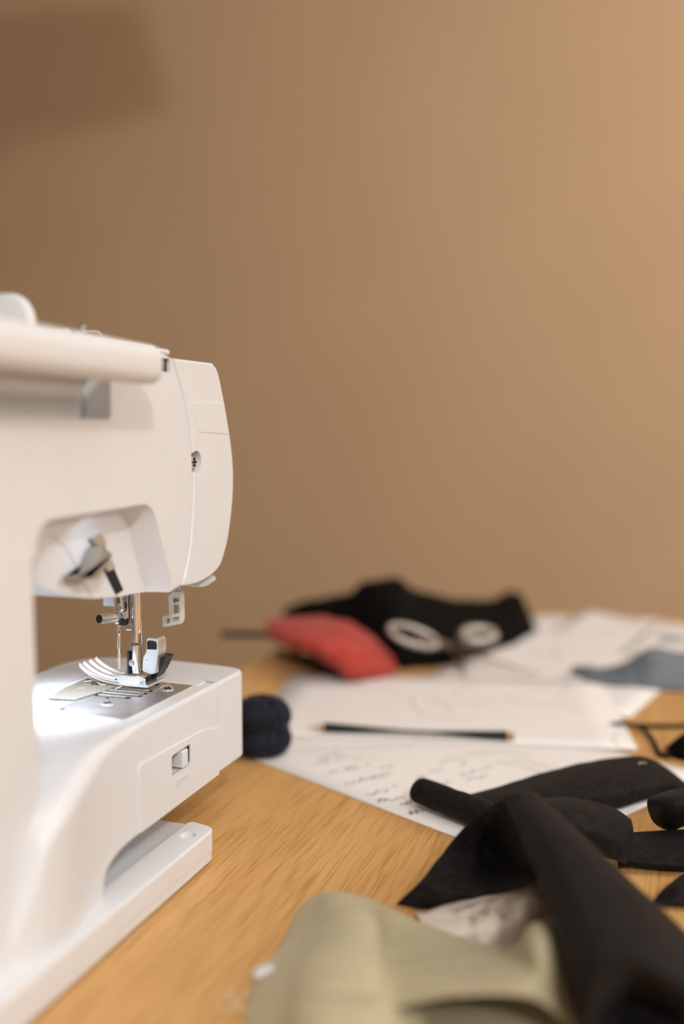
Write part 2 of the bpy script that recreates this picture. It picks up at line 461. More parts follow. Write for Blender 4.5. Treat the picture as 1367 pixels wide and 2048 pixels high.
# end (face) cover
cov = [(a + 0.03, b) for a, b in seam_s] + [tuple(p)[:2] for p in crs([(a, b, 0) for a, b in endp[::-1]], 40)]
cov = [p for i, p in enumerate(cov) if i == 0 or (Vector(p) - Vector(cov[i - 1])).length > 0.02]
fc = PRISM(cov, 0, -34.2, VB, r=0.16, seg=3)
fc = carve(fc, [LATHE((-25.7, 48.95, 21.8), (1, 0, 0), [(0, 0.62), (1.5, 0.62)], 28)])
face = mk('face_cover', fc, W, sm, ang=30)
lp = [tuple(onv(x, y, VB)[1:]) for x, y in ((386, 803), (444, 806), (457, 868), (396, 864))]
mk('raised_label_plate', PRISM(rounded(lp, 0.15), 0, VB - 0.05, VB + 0.03, r=0.015, seg=1), W, sm)
bm = bmesh.new()
lathe(bm, (-25.55, 48.95, 21.8), (1, 0, 0), [(0, 0.40), (0.25, 0.40), (0.36, 0.33), (0.42, 0.15), (0.43, 0.02)], 24)
mk('cover_screw', bm, M['chrome'], sm)
bm = bmesh.new(); box(bm, (-25.11, 48.95, 21.8), (0.05, 0.5, 0.08)); box(bm, (-25.11, 48.95, 21.8), (0.05, 0.08, 0.5))
mk('screw_cross', bm, M['hole'], sm)
# top lid with small step near the head
mk('top_lid', BOX((-29.5, 34.5, 27.62), (8.4, 21.5, 0.35), 0.14, 3), W, sm)
mk('lid_tab', BOX((-25.5, 45.6, 27.5), (0.9, 1.3, 0.3), 0.12, 3), W, sm)
# carrying handle
hd = []
for u in (14, 20, 26, 32, 37, 40.2): hd.append((-23.2, u, 26.45))
bm = bmesh.new()
sec = rounded([(-24.15, 25.55), (-22.35, 25.5), (-22.3, 27.2), (-23.9, 27.45)], [0.5, 0.75, 0.75, 0.5], 6)
prism(bm, sec, 1, 13.0, 40.7, r=0.28, seg=4)
mk('carrying_handle', bm, M['white_soft'], sm)
for u in (15.0,):
    mk('handle_hinge', BOX((-24.4, u, 26.3), (1.6, 1.2, 1.2), 0.3), W, sm)
# spool cap on the horizontal spool pin, thread guide post
mk('spool_cap', LATHE((-29, 38.0, 28.3), (0, 1, 0), [(0, 0.35), (0.02, 1.15), (0.10, 1.28), (0.55, 1.34), (0.66, 1.28), (0.70, 0.5)], 40), M['white_soft'], sm)
mk('spool_pin', TUBE([(-29, 38.5, 28.3), (-29, 43.0, 28.3)], 0.25, 12), M['white_soft'], sm)
bm = bmesh.new()
g = Vector((-29, 44.3, 27.7))
lathe(bm, g, (0, 0, 1), [(0, 0.12), (0.9, 0.12), (0.92, 0.2), (1.15, 0.22), (1.22, 0.12)], 16)
tube(bm, crs([g + Vector((-0.5, -0.2, 0.2)), g + Vector((-0.4, -0.1, 0.75)), g + Vector((0, 0.1, 0.85)), g + Vector((0.6, 0.6, 0.8)), g + Vector((0.9, 0.9, 0.2))], 20), 0.045, 8)
mk('thread_guide', bm, M['chrome'], sm)

# bed (free arm) lofted along u
def bed_sec(vb, zt, r, zb, vf):
    s = [(vb - 0.12, zb), (vb - 0.03, zb + 0.04), (vb, zb + 0.15)]
    for k in range(7):
        a = k / 6 * PI / 2
        s.append((vb - r + r * math.cos(a), zt - r + r * math.sin(a)))
    zf = 9.0
    for f in (0.08, 0.2, 0.4): s.append((vb - r + (vf + 0.3 - vb + r) * f, zt + (zf - zt) * min(1, f * 2.5) ** 1.0))
    s += [(vf + 0.3, zf), (vf + 0.09, zf - 0.09), (vf, zf - 0.3), (vf, zb + 0.1), (vf + 0.1, zb)]
    return s
def loft(bm, secs, cap=True):
    rs = []
    for u, s in secs: rs.append([bm.verts.new((p[0], u, p[1])) for p in s])
    for a, b in zip(rs, rs[1:]):
        n = len(a)
        for j in range(n): bm.faces.new((a[j], a[(j + 1) % n], b[(j + 1) % n], b[j]))
    if cap: bm.faces.new(rs[0][::-1]); bm.faces.new(rs[-1])
ctl = [(31.0, -25.1, 2.4, 0.3, 1.6), (32.0, -24.75, 3.4, 0.6, 1.6), (33.0, -24.3, 5.4, 0.85, 1.6), (33.8, -24.12, 7.1, 0.9, 1.6), (35.0, -24.1, 7.75, 0.9, 1.6), (36.2, -24.3, 8.1, 0.9, 1.6), (37.5, -24.6, 8.5, 0.85, 1.6), (38.6, -24.8, 8.75, 0.75, 1.65), (38.9, -24.84, 8.8, 0.7, 2.5),
       (39.4, -24.9, 8.87, 0.6, 3.0), (40.3, -24.96, 8.93, 0.5, 3.3), (41.4, -25.0, 8.97, 0.38, 3.42), (42.6, -25.0, 9.0, 0.28, 3.47), (44, -25.0, 9.0, 0.25, 3.47), (47, -25.0, 9.0, 0.25, 3.5), (49.5, -25.0, 9.0, 0.25, 3.55), (51.32, -25.0, 9.0, 0.25, 3.6)]
samp = crs([Vector((a, b, c)) for a, b, c, d, e in ctl], 70)
samp2 = crs([Vector((a, d, e)) for a, b, c, d, e in ctl], 70)
bm = bmesh.new()
loft(bm, [(p.x, bed_sec(p.y, p.z, q.y, q.z, -36.6)) for p, q in zip(samp, samp2)])
slot_c = (-25.0, 46.67, 5.9)
slot_out = rounded([(45.62, 5.35), (47.7, 5.4), (47.7, 6.5), (45.62, 6.45)], 0.14)
bm = carve(bm, [PRISM(slot_out, 0, -25.55, -24.0)])
mk('free_arm', bm, W, sm, ang=32)
# accessory tray end of the arm
endpts = [(-25.0, 51.36), (-25.0, 54.45), (-25.08, 54.85), (-25.35, 55.2), (-25.9, 55.45), (-28.0, 55.75), (-30.2, 55.9), (-33.0, 55.75), (-34.9, 55.3), (-35.9, 54.6), (-36.4, 53.6), (-36.6, 52.3), (-36.6, 51.36)]
ts = bmesh.new(); prism(ts, endpts, 2, 3.68, 9.0, r=0.25, seg=4, r2=0.12)
mk('accessory_tray', ts, W, sm, ang=32)
# raised panel with the drop feed slot
panel = rounded([(42.25, 3.52), (51.3, 3.62), (51.3, 6.4), (49.35, 6.82), (42.3, 7.02)], [0.12, 0.12, 0.12, 0.3, 0.35])
pb = PRISM(panel, 0, VB - 0.1, VB + 0.09, r=0.05, seg=2)
pb = carve(pb, [PRISM(slot_out, 0, -25.55, -24.0)])
mk('side_panel', pb, W, sm, ang=15)
mk('slot_backing', BOX((-25.6, 46.66, 5.92), (0.1, 2.2, 1.2)), M['white_soft'], sm)
mk('drop_feed_slider', BOX((-25.15, 46.95, 5.92), (0.7, 0.62, 0.92), 0.08, 3), W, sm, label='white feed slider in its slot')
bm = bmesh.new()
for k, (du, w, hh) in enumerate(((0, .07, .34), (.22, .07, .34), (.44, .07, .34), (.8, .2, .07), (1.05, .2, .07), (1.3, .2, .07))):
    box(bm, (VB + 0.11, 45.95 + du, 4.83), (0.09, w, hh))
    if k > 2: box(bm, (VB + 0.11, 45.95 + du, 4.98), (0.09, w, 0.06))
box(bm, (VB + 0.1, 46.17, 5.02), (0.04, 0.5, 0.06))
mk('embossed_symbols', bm, M['white_soft'], sm)
bm = bmesh.new(); box(bm, (-30.8, 50.9, 3.3), (1.2, 1.2, 0.5), 0.1); 
mk('arm_foot_pad', bm, W, sm)

# base plate: flat inner floor with a raised rim on the back side
bp_ = rounded([(-36.8, 13.5), (-23.75, 13.5), (-23.65, 48.05), (-25.6, 48.75), (-36.8, 48.9)], [0.5, 1, 0.9, 0.6, 0.8], 6)
mk('base_plate', PRISM(bp_, 2, 0.12, 1.55, r=0.12, seg=3), W, sm)
rim = rounded([(-25.35, 13.6), (-23.72, 13.6), (-23.62, 48.1), (-25.5, 48.62)], [0, 0, 0.9, 0.45], 7)
rb = PRISM(rim, 2, 0.6, 1.85, r=0.14, seg=3)
rb = carve(rb, [LATHE((-24.55, 46.6, 1.35), (0, 0, 1), [(0, 0.4), (1.0, 0.52)], 28)])
mk('base_rim', rb, W, sm)
for u in (18, 45):
    for v in (-25.2, -35.5):
        mk('rubber_foot', LATHE((v, u, 0.0), (0, 0, 1), [(0, 0.6), (0.2, 0.6)], 16), M['dark'], sm)
# flared fillet where column meets base
bm = bmesh.new()
secs = []
for z, e in ((1.6, 0.9), (2.0, 0.55), (2.6, 0.3), (3.6, 0.15), (5.2, 0.06), (7.4, 0.0)):
    secs.append([(-34, 30, z), (VB + e * 0.9, 30, z), (VB + e * 0.9, 34.45 + e * 0.5, z), (-34, 34.45 + e * 0.5, z)])
rs = [[bm.verts.new(p) for p in s] for s in secs]
for a, b in zip(rs, rs[1:]):
    for j in range(4): bm.faces.new((a[j], a[(j + 1) % 4], b[(j + 1) % 4], b[j]))
bm.faces.new(rs[0][::-1]); bm.faces.new(rs[-1])
mk('column_foot', bm, W, sm, ang=60)

# needle plate, bobbin cover, feed teeth
ZP = 9.0
plate = rounded([(-26.05, 42.85), (-26.0, 50.25), (-30.6, 50.35), (-30.45, 43.0)], 0.15)
FD = (46.55, 47.1, 47.65, 48.2, 49.65)
mk('needle_plate', PRISM(plate, 2, ZP - 0.02, ZP + 0.05, r=0.02, seg=1), M['steel'], sm)
bm = bmesh.new()
for k, u in enumerate(FD): box(bm, (-29.0, u, ZP + 0.052), (3.0 if k in (1, 2, 3) else 2.2, 0.34, 0.012))
mk('feed_slots', bm, M['hole'], sm)
for k, u in enumerate(FD):
    bm = bmesh.new()
    L = 2.6 if k in (1, 2, 3) else 1.8
    n = int(L / 0.13)
    for j in range(n):
        v0 = -29.0 - L / 2 + j * 0.13
        pr = [(v0, ZP + 0.03), (v0 + 0.13, ZP + 0.03), (v0 + 0.09, ZP + 0.13)]
        prism(bm, pr, 1, u - 0.09, u + 0.09)
    mk('feed_dog', bm, M['steel'], sm)
mk('slide_plate', PRISM(rounded([(-25.75, 50.4), (-25.75, 51.25), (-30.4, 51.25), (-30.4, 50.45)], 0.1), 2, ZP - 0.02, ZP + 0.07, r=0.02, seg=1), M['white_soft'], sm)
mk('slide_plate_gap', BOX((-26.0, 51.31, ZP + 0.02), (1.6, 0.07, 0.03)), M['seam'], sm)
for p in ((215, 1408), (335, 1379)):
    q = onz(*p, ZP + 0.05)
    bm = bmesh.new()
    lathe(bm, (q.x, q.y, ZP + 0.03), (0, 0, 1), [(0, 0.34), (0.06, 0.34), (0.09, 0.28)], 24)
    s1 = mk('plate_screw', bm, M['steel'], sm)
    bm = bmesh.new(); box(bm, (q.x, q.y, ZP + 0.125), (0.5, 0.09, 0.02)); box(bm, (q.x, q.y, ZP + 0.125), (0.09, 0.5, 0.02))
    mk('screw_slot', bm, M['hole'], s1)
for hx, hy in (tuple(onz(215, 1398, ZP)[:2]), (-30.1, 43.5)): mk('plate_hole', LATHE((hx, hy, ZP + 0.048), (0, 0, 1), [(0, 0.12), (0.01, 0.12)], 14), M['hole'], sm)
# measuring lines engraved
bm = bmesh.new()
for k in range(5): box(bm, (-27.0 + k * 0.22, 44.6, ZP + 0.052), (0.03, 2.6, 0.006))
mk('guide_lines', bm, M['seam'], sm)
cover = [tuple(onz(x, y, ZP)[:2]) for x, y in ((96, 1401), (130, 1380), (176, 1361), (186, 1366), (182, 1378), (224, 1373), (232, 1378), (150, 1404))]
mk('bobbin_well', PRISM([(-32.3, 46.0), (-30.6, 45.6), (-30.65, 49.0), (-32.2, 48.8)], 2, ZP - 0.01, ZP + 0.02), M['seam'], sm)
mk('bobbin', LATHE((-31.5, 47.4, ZP + 0.02), (0, 0, 1), [(0, 0.75), (0.03, 0.75), (0.035, 0.3), (0.05, 0.3)], 28), M['thread'], sm)
mk('bobbin_cover', PRISM(cover, 2, ZP + 0.06, ZP + 0.16, r=0.02, seg=1), M['clear'], sm)
# bed top seam lines
bm = bmesh.new()
tube(bm, [(-36.2, 42.6, 9.0), (-30.5, 42.9, 9.0)], 0.025, 6); tube(bm, [(-33.4, 42.8, 9.0), (-33.2, 51.3, 9.0)], 0.025, 6)
mk('bed_seam', bm, M['seam'], sm)

# needle mechanism
C = M['chrome']
mk('presser_bar', TUBE([(-28.9, 49, 9.95), (-28.9, 49, 11.6), (-28.9, 49, 16.5)], 0.31, 24), C, sm)
mk('bar_collar', LATHE((-28.9, 49, 9.85), (0, 0, 1), [(0, 0.34), (1.6, 0.34), (1.62, 0.31)], 24), C, sm)
mk('bar_screw', LATHE((-29.05, 48.72, 10.45), (-0.35, -1, 0), [(0, 0.2), (0.1, 0.2), (0.14, 0.14)], 18), M['steel'], sm)
mk('needle_bar', TUBE([(-29.95, 49, 12.9), (-29.95, 49, 16.5)], 0.27, 20), C, sm)
bm = bmesh.new()
box(bm, (-29.75, 49.0, 13.0), (0.75, 0.75, 0.75), 0.08)
box(bm, (-29.42, 49.0, 13.5), (0.32, 0.5, 1.9), 0.06)
lathe(bm, (-29.6, 48.5, 13.6), (-0.3, -1, 0), [(0, 0.26), (0.1, 0.26), (0.16, 0.18)], 18)
box(bm, (-29.3, 49.0, 12.35), (0.4, 0.4, 0.16), 0.04)
mk('needle_clamp', bm, C, sm)
mk('clamp_plate', BOX((-29.5, 48.58, 12.75), (0.55, 0.1, 0.34), 0.03), M['dark'], sm)
e0, e1 = Vector((-29.75, 48.7, 13.0)), onu(198, 1238, 47.1)
mk('clamp_screw', TUBE([e0, e0 + (e1 - e0) * 0.1, e1], [0.27, 0.27, 0.27], 20), C, sm)
dcs = (e1 - e0).normalized()
mk('screw_end', TUBE([e1 + dcs * 0.002, e1 + dcs * 0.05], [0.24, 0.2], 20), M['dark'], sm)
mk('guide_wing', BOX((-30.9, 49.4, 13.9), (0.75, 0.12, 0.85), 0.05), M['white_soft'], sm)
mk('needle', TUBE([(-30.0, 49, 12.75), (-30.0, 49, 12.0), (-30.0, 49, 11.9), (-30.0, 49, 10.1), (-30.0, 49, 9.75)], [0.08, 0.08, 0.05, 0.045, 0.01], 12), C, sm)
rnd = random.Random(3)
tp = [(-30.06 + rnd.uniform(-.03, .03), 48.93, 12.8 - k * 0.26) for k in range(12)]
bm = bmesh.new(); tube(bm, crs(tp, 40), 0.022, 6)
for k in range(26):
    z = rnd.uniform(9.9, 12.6); a = rnd.uniform(0, 2 * PI)
    p0 = Vector((-30.05, 48.93, z)); tube(bm, [p0, p0 + Vector((math.cos(a) * .09, -0.02, rnd.uniform(-.03, .08))), p0 + Vector((math.cos(a) * .17, -.03, rnd.uniform(-.1, .12)))], 0.006, 4)
tube(bm, crs([(-30.5, 49.1, 14.8), (-30.3, 48.9, 13.7), (-30.1, 48.7, 13.2)], 14), 0.02, 6)
mk('needle_thread', bm, M['thread'], sm)
q = onz(335, 1375, 9.2)
for pts, r in (([(-32.0, 48.3, 9.22), (-31.4, 48.6, 9.27), (-30.8, 48.2, 9.2), (-30.2, 48.6, 9.15), (-29.7, 48.9, 9.2)], .025), ([(-29.6, 48.3, 9.12), (-29.4, 48.1, 9.2), (-29.6, 47.8, 9.14)], .025),
               ([q + Vector((-.5, 0, -.05)), q + Vector((0, .1, .12)), q + Vector((.35, -.1, 0)), q + Vector((.5, -.3, -.03))], .02)):
    mk('loose_thread', TUBE(crs(pts, 30), r, 6), M['thread'], sm)

# presser foot
pf = bmesh.new()
prof_t = [(-32.15, 10.12), (-31.9, 9.92), (-31.5, 9.68), (-31.0, 9.48), (-30.4, 9.34), (-29.6, 9.27), (-28.6, 9.25), (-27.75, 9.25)]
prof = [Vector((p[0], p[1], 0)) for p in prof_t]
pr = crs(prof, 26)
def sole(bm, u0, u1, pts, th=0.13):
    L = [[], [], [], []]
    for p in pts:
        L[0].append(bm.verts.new((p.x, u0, p.y))); L[1].append(bm.verts.new((p.x, u1, p.y)))
        L[2].append(bm.verts.new((p.x, u1, p.y + th))); L[3].append(bm.verts.new((p.x, u0, p.y + th)))
    for i in range(len(pts) - 1):
        for k in range(4): bm.faces.new((L[k][i], L[(k + 1) % 4][i], L[(k + 1) % 4][i + 1], L[k][i + 1]))
    bm.faces.new([L[k][0] for k in range(4)]); bm.faces.new([L[k][-1] for k in (3, 2, 1, 0)])
sole(pf, 48.15, 48.78, pr); sole(pf, 49.22, 49.95, pr)
sole(pf, 48.75, 49.25, [p for p in pr if p.x > -29.6]); sole(pf, 48.75, 49.25, [p for p in pr if p.x < -30.7])
for ua, ub in ((48.15, 48.24), (48.66, 48.72), (49.28, 49.34), (49.86, 49.95)): sole(pf, ua, ub, [p + Vector((0, .1, 0)) for p in pr if p.x < -29.3], 0.14)
# folded side walls and hinge block
box(pf, (-29.05, 48.35, 9.52), (2.1, 0.1, 0.36), 0.02); box(pf, (-29.05, 49.75, 9.52), (2.1, 0.1, 0.36), 0.02)
box(pf, (-28.9, 49.05, 9.74), (1.5, 1.4, 0.08), 0.02)
mk('presser_foot', pf, M['foot_chrome'], sm)
bm = bmesh.new(); box(bm, (-28.12, 48.85, 9.56), (0.1, 0.42, 0.2)); box(bm, (-28.12, 49.45, 9.56), (0.1, 0.3, 0.2)); lathe(bm, (-29.85, 48.3, 9.5), (0, -1, 0), [(0, 0.08), (0.012, 0.08)], 12)
mk('foot_openings', bm, M['hole'], sm)
mk('foot_pin', TUBE([(-28.2, 48.1, 9.5), (-28.2, 50.0, 9.5)], 0.07, 10), C, sm)
# ankle / foot holder: steel plate leaning back, black window and black lever
sh = Matrix.Rotation(math.radians(9), 3, 'Y')
out = [tuple(onu(x, y, 48.7)[i] for i in (0, 2)) for x, y in ((284, 1342), (286, 1314), (292, 1304), (293, 1278), (296, 1275), (313, 1277), (316, 1282), (317, 1300), (310, 1347), (300, 1349))]
hb = bmesh.new(); prism(hb, out, 1, 48.7, 49.6, r=0.03, seg=2)
mk('foot_holder', hb, M['steel'], sm)
win = [tuple(onu(x, y, 48.7)[i] for i in (0, 2)) for x, y in ((294.5, 1283), (297, 1281), (310, 1283), (312.5, 1286), (313, 1299), (294.5, 1298.5))]
mk('holder_window', PRISM(win, 1, 48.66, 48.705), M['hole'], sm)
qd = onu(294, 1322, 48.7)
mk('holder_rivet', LATHE((qd.x, 48.7, qd.z), (0, -1, 0), [(0, 0.09), (0.03, 0.09), (0.04, 0.06)], 14), C, sm)
mk('holder_side', BOX((-29.25, 49.0, 10.45), (0.14, 0.75, 1.3), 0.03), M['dark'], sm)
lv = [tuple(onu(x, y, 49.5)[i] for i in (0, 2)) for x, y in ((312, 1352), (318, 1310), (326, 1310), (338, 1312), (336, 1318), (333.5, 1320), (333, 1325), (330.5, 1327), (330, 1332), (327.5, 1334), (326, 1340), (323, 1342), (320, 1349), (314, 1355))]
mk('release_lever', PRISM(lv, 1, 49.1, 50.1, r=0.03, seg=1), M['dark'], sm, label='black ridged release lever')

# presser lifter lever in the scoop
VP = -26.5
a0, a1 = onv(186, 1072, VP + 0.02), onv(238, 1186, VP + 0.02)
d = (a1 - a0)
nrm = Vector((0, -d.z, d.y)).normalized()
sl = [tuple(onv(x, y, VP)[1:]) for x, y in ((176, 1078), (198, 1068), (246, 1180), (231, 1190))]
mk('lever_slot', PRISM(sl, 0, VP - 0.3, VP + 0.02), M['hole'], sm, label='black slanted lever slot')
lv2 = [tuple(onv(x, y, -25.9)[1:]) for x, y in ((196, 1092), (216, 1108), (198, 1142), (186, 1158), (143, 1160), (143, 1152), (172, 1150), (184, 1118))]
mk('lifter_lever', PRISM(rounded(lv2, 0.1), 0, -26.4, -25.6, r=0.08, seg=2), M['lever_grey'], sm, label='grey presser lifter lever')
blk = [tuple(onv(x, y, VP)[1:]) for x, y in ((176, 1076), (194, 1068), (205, 1086), (188, 1096))]
mk('lever_pivot', PRISM(blk, 0, VP - 0.2, VP + 0.3, r=0.03, seg=1), M['steel'], sm)
blk = [tuple(onv(x, y, VP)[1:]) for x, y in ((204, 1124), (220, 1118), (228, 1136), (212, 1144))]
mk('lever_link', PRISM(blk, 0, VP - 0.2, VP + 0.12, r=0.03, seg=1), M['steel'], sm)
# seam of the front shell inside the scoop
bm = bmesh.new(); tube(bm, crs([onv(x, y, VP + 0.0) for x, y in ((98, 1068), (128, 1092), (150, 1130), (168, 1168), (184, 1196))], 24), 0.02, 6)
mk('shell_seam', bm, M['seam'], sm)
# buttonhole bracket and thread cutter below the end cover
UB = 50.6
br_ = bmesh.new()
L_out = [tuple(onu(x, y, UB)[i] for i in (0, 2)) for x, y in ((323.5, 1232), (337, 1230), (336, 1193), (345, 1183), (360, 1183), (361, 1240), (357, 1249), (325, 1255))]
prism(br_, L_out, 1, UB, UB + 0.55, r=0.04, seg=2)
holes = []
for pts in (((346, 1196), (358, 1194), (358, 1203), (346, 1206)), ((347, 1210), (358, 1208), (358, 1226), (347, 1228)), ((333, 1238), (340, 1236.5), (340, 1246), (333, 1248)), ((345, 1235), (357, 1233), (357, 1241), (345, 1244))):
    holes.append(PRISM([tuple(onu(x, y, UB)[i] for i in (0, 2)) for x, y in pts], 1, UB - 0.3, UB + 0.3))
br_ = carve(br_, holes)
mk('buttonhole_lever', br_, M['bracket'], sm, label='cream buttonhole lever with square openings')
q = onv(352, 1180, -27.2)
mk('buttonhole_rod', BOX((-27.35, UB + 0.3, 14.6), (0.4, 0.3, 1.3), 0.04), M['steel'], sm)
mk('thread_cutter', PRISM([tuple(onv(x, y, -26.2)[1:]) for x, y in ((385, 1172), (420, 1150), (424, 1158), (408, 1170), (395, 1174))], 0, -26.6, -25.9, r=0.05, seg=2), M['white_soft'], sm)

# ---------------------------------------------------------------- papers
def sheet(name, corners, label, lift=(0, 0, 0, 0), z=0.04, n=10, cat='paper', group='loose paper sheets on the table', wave=0.03):
    """corners (v,u) in order BL, BR, TR, TL"""
    bm = bmesh.new()
    P = [Vector((c[0], c[1], z + l)) for c, l in zip(corners, lift)]
    V = []
    for i in range(n + 1):
        row = []
        for j in range(n + 1):
            a, b = j / n, i / n
            p = (P[0] * (1 - a) + P[1] * a) * (1 - b) + (P[3] * (1 - a) + P[2] * a) * b
            # lift only near the corner
            lz = sum(l * w ** 3 for l, w in zip(lift, ((1 - a) * (1 - b), a * (1 - b), a * b, (1 - a) * b)))
            p.z = z + lz + abs(noise.noise(Vector((p.x * .15, p.y * .15, z * 9)))) * wave
            row.append(bm.verts.new(p))
        V.append(row)
    for i in range(n):
        for j in range(n): bm.faces.new((V[i][j], V[i][j + 1], V[i + 1][j + 1], V[i + 1][j]))
    r = root(name, label, cat, (sum(p.x for p in P) / 4, sum(p.y for p in P) / 4, z), group)
    o = mk('page', bm, M['paper'], r)
    m = o.modifiers.new('thickness', 'SOLIDIFY'); m.thickness = 0.00018; m.offset = 0
    return r
def strokes(bm, pts, w, z):
    """flat pen ribbon through (v,u) points"""
    pts = crs([Vector((p[0], p[1], z)) for p in pts], max(6, len(pts) * 5))
    prev = None
    for i, p in enumerate(pts):
        d = pts[min(i + 1, len(pts) - 1)] - pts[max(i - 1, 0)]
        if d.length < 1e-6: continue
        d.normalize(); nn = Vector((-d.y, d.x, 0)) * w
        a, b = bm.verts.new(p + nn), bm.verts.new(p - nn)
        if prev: bm.faces.new((prev[0], a, b, prev[1]))
        prev = (a, b)
def pxs(pts, z=0.0): return [tuple(onz(x, y, z)[:2]) for x, y in pts]

d1, d2 = Vector((-.876, .482)), Vector((.482, .876))
BR = Vector((-7.6, 53.0))
Bc = [BR + d1 * 29.7, BR, BR + d2 * 21, BR + d1 * 29.7 + d2 * 21]
sheetB = sheet('paper_sheet', Bc, 'white sheet with handwritten notes, partly under the black cloth and the pencil sheet', z=0.03)
bm = bmesh.new(); rn = random.Random(11)
ZB = 0.085
def scribble(bm, p, q, w=0.03, amp=0.28, z=ZB):
    p, q = Vector(onz(*p)[:2]), Vector(onz(*q)[:2])
    L = (q - p).length; d = (q - p).normalized(); nn = Vector((-d.y, d.x))
    t = 0.0
    while t < L:
        wl = rn.uniform(0.9, 2.0); pts = []
        k = 0
        while k < wl and t + k < L:
            pts.append(p + d * (t + k) + nn * rn.uniform(-amp, amp)); k += rn.uniform(.10, .22)
        if len(pts) > 2: strokes(bm, pts, w, z)
        t += wl + 0.35
for p, q in (((628, 1530), (700, 1513)), ((650, 1549), (740, 1530)), ((690, 1570), (785, 1548)), ((735, 1592), (800, 1574)), ((640, 1519), (690, 1505)), ((715, 1560), (760, 1556)), ((860, 1545), (895, 1540)), ((830, 1560), (850, 1555)), ((920, 1552), (985, 1535)), ((935, 1562), (990, 1552)),
             ((860, 1572), (905, 1566)), ((700, 1520), (750, 1516)), ((760, 1538), (790, 1534))):
    bm = bmesh.new(); scribble(bm, p, q, amp=0.3); mk('handwritten_line', bm, M['ink'], sheetB)
bm = bmesh.new()
for p, q in (((753, 1604), (806, 1596)), ((800, 1612), (850, 1600)), ((818, 1630), (842, 1622))): 
    bm = bmesh.new(); scribble(bm, p, q, w=0.035, amp=0.32); mk('handwritten_line', bm, M['ink_dark'], sheetB, label='darker handwritten line')
bm = bmesh.new()
for pts in (((1020, 1520), (1090, 1535), (1150, 1560)), ((990, 1525), (1060, 1540), (1120, 1562)), ((600, 1503), (700, 1498), (830, 1495)), ((930, 1510), (1000, 1506), (1060, 1512)), ((880, 1530), (900, 1520), (930, 1524), (920, 1536))):
    bm = bmesh.new(); strokes(bm, pxs(pts), 0.035, ZB); mk('sketch_line', bm, M['ink'], sheetB)

A0 = Vector((-2.48, 75.43)); e1_, e2_ = Vector((-.98, -.196)), Vector((-.196, .98))
Ac = [A0 + e1_ * 29.7, A0, A0 + e2_ * 21, A0 + e1_ * 29.7 + e2_ * 21]
sheetA = sheet('paper_sheet', Ac, 'white sheet of faint garment sketches with the green pencil lying on it', z=0.13)
bm = bmesh.new(); ZA = 0.185
for pts in (((820, 1396), (835, 1425), (870, 1438), (930, 1440), (960, 1436)), ((850, 1398), (880, 1408), (905, 1430)), ((930, 1412), (960, 1408), (985, 1398)), ((1255, 1466), (1235, 1470), (1225, 1482), (1238, 1496)), ((1115, 1400), (1130, 1385), (1135, 1370)), ((700, 1382), (760, 1378), (800, 1392)), ((1000, 1395), (1080, 1412), (1170, 1425)), ((905, 1395), (925, 1380), (960, 1375))):
    bm = bmesh.new(); strokes(bm, pxs(pts), 0.03, ZA); mk('sketch_line', bm, M['ink'], sheetA)

C0 = Vector((-3.43, 84.35)); f2, f1 = Vector((.21, .977)), Vector((-.977, .21))
Cc = [C0 + f1 * 21.0, C0, C0 + f2 * 29.7, C0 + f1 * 21 + f2 * 29.7]
sheetC = sheet('paper_sheet', Cc, 'white sheet under the scissor blades, its near right corner on bare wood', z=0.08)
bm = bmesh.new()
for pts in (((1000, 1330), (1060, 1345), (1100, 1338)), ((1060, 1318), (1100, 1310), (1120, 1322)), ((1120, 1350), (1135, 1368), (1120, 1390)), ((1080, 1290), (1110, 1296), (1105, 1310))):
    bm = bmesh.new(); strokes(bm, pxs(pts), 0.035, 0.135); mk('sketch_line', bm, M['ink'], sheetC)
Dc = [Vector(onz(1010, 1312)[:2]), Vector(onz(1300, 1330)[:2]), Vector(onz(1400, 1256)[:2]), Vector(onz(1172, 1222, 0.6)[:2])]
sheet('paper_sheet', Dc, 'farthest white sheet reaching the table end, one back corner lifted', lift=(0, 0, 0, 0.9), z=0.05)
Ec = [Vector((-14, 106)), Vector((6, 108)), Vector((7.5, 127)), Vector((-12.5, 128))]
sheet('paper_sheet', [Vector(onz(1000, 1290)[:2]), Vector(onz(1290, 1300)[:2]), Vector(onz(1322, 1240)[:2]), Vector(onz(1065, 1231)[:2])], 'white sheet beside the black heap, between the scissors and the farthest sheet', z=0.16)
sheet('paper_sheet', [Vector(onz(1240, 1310)[:2]), Vector(onz(1470, 1330)[:2]), Vector(onz(1480, 1262)[:2]), Vector(onz(1310, 1246)[:2])], 'white sheet under the grey pen at the right', z=0.22)

# ---------------------------------------------------------------- pencil
p0, p1 = onz(615, 1456, 0.45), onz(1027, 1475, 0.45)
p0.z = p1.z = 0.57
pc = root('pencil', 'dark green pencil with a gold band lying on the sketch sheet', 'pencil', tuple((p0 + p1) / 2 - Vector((0, 0, .38))))
dd = (p1 - p0).normalized(); Lp = (p1 - p0).length
def hexrod(a, b, r): return TUBE([a, b], r, 6)
mk('barrel', hexrod(p0 + dd * 1.35, p1 - dd * 0.5, 0.39), M['pencil'], pc, ang=20)
mk('sharpened_tip', TUBE([p0 + dd * 0.3, p0 + dd * 1.36], [0.07, 0.37], 16), M['wood_tip'], pc)
mk('lead', TUBE([p0, p0 + dd * 0.32], [0.015, 0.075], 10), M['graphite'], pc)
mk('end_cap', TUBE([p1 - dd * 0.5, p1], 0.385, 16), M['brass'], pc)

